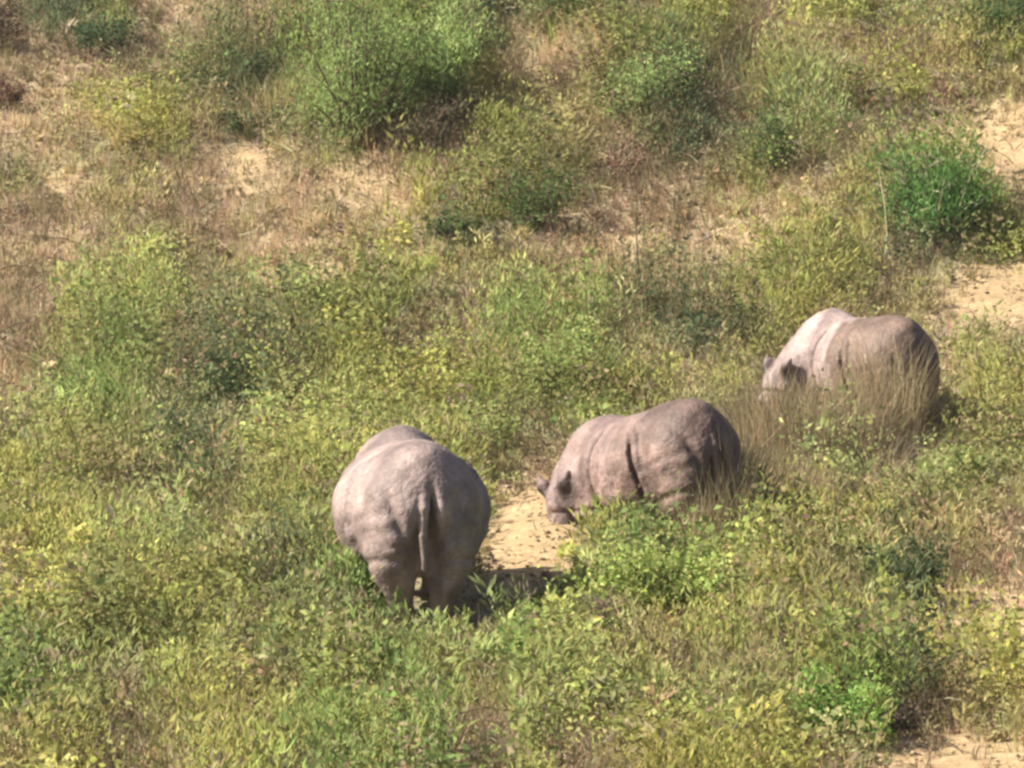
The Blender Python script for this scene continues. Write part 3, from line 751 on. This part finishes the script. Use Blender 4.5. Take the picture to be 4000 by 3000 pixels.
plant('shrub', 'shrub', 'small blackish green shrub behind the bottom right bush', 872, 700, 52, 52, (.035, .075, .025), n=900)
plant('dead_shrub', 'dead shrub', 'dark grey-brown twigs right of the bottom right bush', 892, 735, 50, 50, (.13, .10, .08), 'twiggy', n=500)
TUFTS = [(750, 478, 50, 104, 'dry grass tuft at the left end of the brown stand, below the farthest rhinoceros'),
 (778, 484, 54, 118, 'dry grass tuft directly under the muzzle of the farthest rhinoceros'),
 (806, 488, 56, 112, 'straw-coloured grass tuft below the right ear of the farthest rhinoceros'),
 (834, 478, 52, 106, 'dry grass tuft hiding the forelegs of the farthest rhinoceros'),
 (858, 470, 50, 104, 'dry grass tuft rising across the ribs of the farthest rhinoceros'),
 (884, 462, 44, 128, 'tallest dry grass tuft, crossing the back of the farthest rhinoceros'),
 (904, 452, 36, 104, 'dry grass tuft in front of the flank of the farthest rhinoceros'),
 (922, 446, 34, 50, 'short brown grass tuft at the hind feet of the farthest rhinoceros'),
 (738, 556, 42, 120, 'dry grass tuft against the rump of the folded rhinoceros'),
 (762, 540, 56, 90, 'brown grass tuft just right of the folded rhinoceros'),
 (768, 522, 52, 78, 'dry grass tuft in the middle of the lower front of the stand'),
 (798, 524, 52, 66, 'dry grass tuft at the lower right front of the brown stand'),
 (716, 562, 34, 100, 'sparse dry grass tuft over the hind leg of the folded rhinoceros'),
 (700, 566, 26, 70, 'thin dry grass tuft over the hind quarter of the folded rhinoceros'),
 (728, 550, 34, 138, 'tallest dry grass tuft standing before the rump of the folded rhinoceros'),
 (895, 440, 40, 116, 'dry grass tuft reaching the rump top of the farthest rhinoceros'),
 (830, 516, 46, 50, 'low dry grass tuft at the right foot of the brown stand')]
for i, (px, py, w_, h_, lb) in enumerate(TUFTS):
    plant('grass_tuft', 'grass tuft', lb, px, py, w_ * 1.5, h_, (.37, .295, .18) if i % 2 else (.27, .22, .135), 'grass', n=430, group='tall dry grass tufts around the farther rhinoceros')
stick('dead_stalk', 'dead stalk', 'tall thin dark dead stalk standing above the centre', [(638, 300), (638, 265), (636, 230), (637, 200), (633, 176)], .014, (.10, .075, .05), 6)
stick('pale_stalk', 'dead stalk', 'pale bent stalk on the upper right slope', [(826, 152), (816, 138), (810, 120), (808, 98)], .020, (.36, .36, .22), 2)
stick('pale_stalk', 'dead stalk', 'pale upright stalk left of the vivid dark green bush', [(885, 262), (887, 236), (884, 205), (878, 170)], .014, (.45, .42, .28), 3)
stick('twig', 'twig', 'short dark twig on the bare earth beside the rear-view rhinoceros', [(496, 562), (492, 555), (486, 550)], .012, (.06, .045, .04), 1)
for i, pts in enumerate([[(28, 612), (24, 590), (12, 574), (-6, 570)], [(30, 608), (26, 584), (8, 566), (-10, 564)]]):
    stick('arching_stalk', 'dead stalk', ['pale dry stalk arching over the left edge, the lower of two', 'pale dry stalk arching over the left edge, the upper of two'][i], pts, .022, (.45, .36, .23), 1)


# dead twigs and forb stalks lying and standing in the cover
def twigs():
    x, y = field(13); ok = clear_of_rhinos(x, y); k = klass(x, y, 10, .02); ok &= (k != 7) | (rng.random(len(x)) < .25)
    x, y = x[ok], y[ok]; N = len(x); z = ground(x, y); hf = hfac(x, y)
    A = np.stack([x, y, z], 1); s_ = Soup()
    up = rng.random(N) < .45
    d = rdir(N, .5, 1.0); d[~up] = rdir((~up).sum(), .0, .5); A[~up, 2] += rng.uniform(.05, .30, (~up).sum()) * hf[~up]
    c = np.where(rng.random((N, 1)) < .86, [[.09, .07, .05]], [[.34, .30, .20]]); c = vary(c, .3)
    L = rng.uniform(.08, .22, N) * np.clip(hf, .3, 1.2); r = rng.uniform(.004, .009, N)
    for q in range(3):
        B = A + d * L[:, None]; s_.tubes(A, B, r, r * .75, c)
        d = d + rng.normal(0, .35, (N, 3)); d /= np.linalg.norm(d, axis=1, keepdims=True); A = B; r = r * .75
    tag(s_.build('dead_twigs', M_TWIG), 'dark and pale dead twigs and stalks among the weeds', None, None, 'stuff')
twigs()
def clods():
    x, y = field(16); k = klass(x, y, 8, .0); ok = (k == 7) | ((k >= 5) & (rng.random(len(x)) < .25)); x, y = x[ok], y[ok]; N = len(x)
    z = ground(x, y); r = np.minimum(np.exp(rng.normal(-3.9, .55, N)), .045)
    ico = []
    for th in (0, .95, 2.19, math.pi):
        for a_ in ([0] if th in (0, math.pi) else [q * 2 * math.pi / 5 + th for q in range(5)]):
            ico.append((math.sin(th) * math.cos(a_), math.sin(th) * math.sin(a_), math.cos(th) * .7))
    ico = np.array(ico)
    V_ = np.stack([x, y, z], 1)[:, None] + ico[None] * r[:, None, None] * rng.uniform(.7, 1.3, (N, 12, 1))
    F_ = []
    for q in range(5):
        n_ = (q + 1) % 5
        F_ += [(0, 1 + q, 1 + n_), (1 + q, 6 + q, 6 + n_), (1 + q, 6 + n_, 1 + n_), (11, 6 + n_, 6 + q)]
    s_ = Soup(); s_._add(V_, F_, vary(np.tile([.36, .27, .18], (N, 1)), .2))
    tag(s_.build('clods', M_SOIL), 'small clods and pebbles on the bare earth', None, None, 'stuff')
clods()

# ------------------------------------------------------------------ warm dusty air
hv = bpy.data.materials.new('haze'); hv.use_nodes = True; t = hv.node_tree; t.nodes.clear()
pv = t.nodes.new('ShaderNodeVolumePrincipled'); pv.inputs['Color'].default_value = (.95, .93, .88, 1); pv.inputs['Density'].default_value = .0002
ho = t.nodes.new('ShaderNodeOutputMaterial'); t.links.new(pv.outputs[0], ho.inputs['Volume'])
bx = np.array([(x, y, z) for x in (-130, 130) for y in (-75, 175) for z in (-12, 19)], float)
fx = np.array([(0, 1, 3, 2), (4, 6, 7, 5), (0, 4, 5, 1), (2, 3, 7, 6), (0, 2, 6, 4), (1, 5, 7, 3)])
tag(mesh_obj('haze', bx, fx.reshape(-1), np.full(6, 4), None, hv), 'thin warm haze in the air over the slope', None, None, 'stuff')
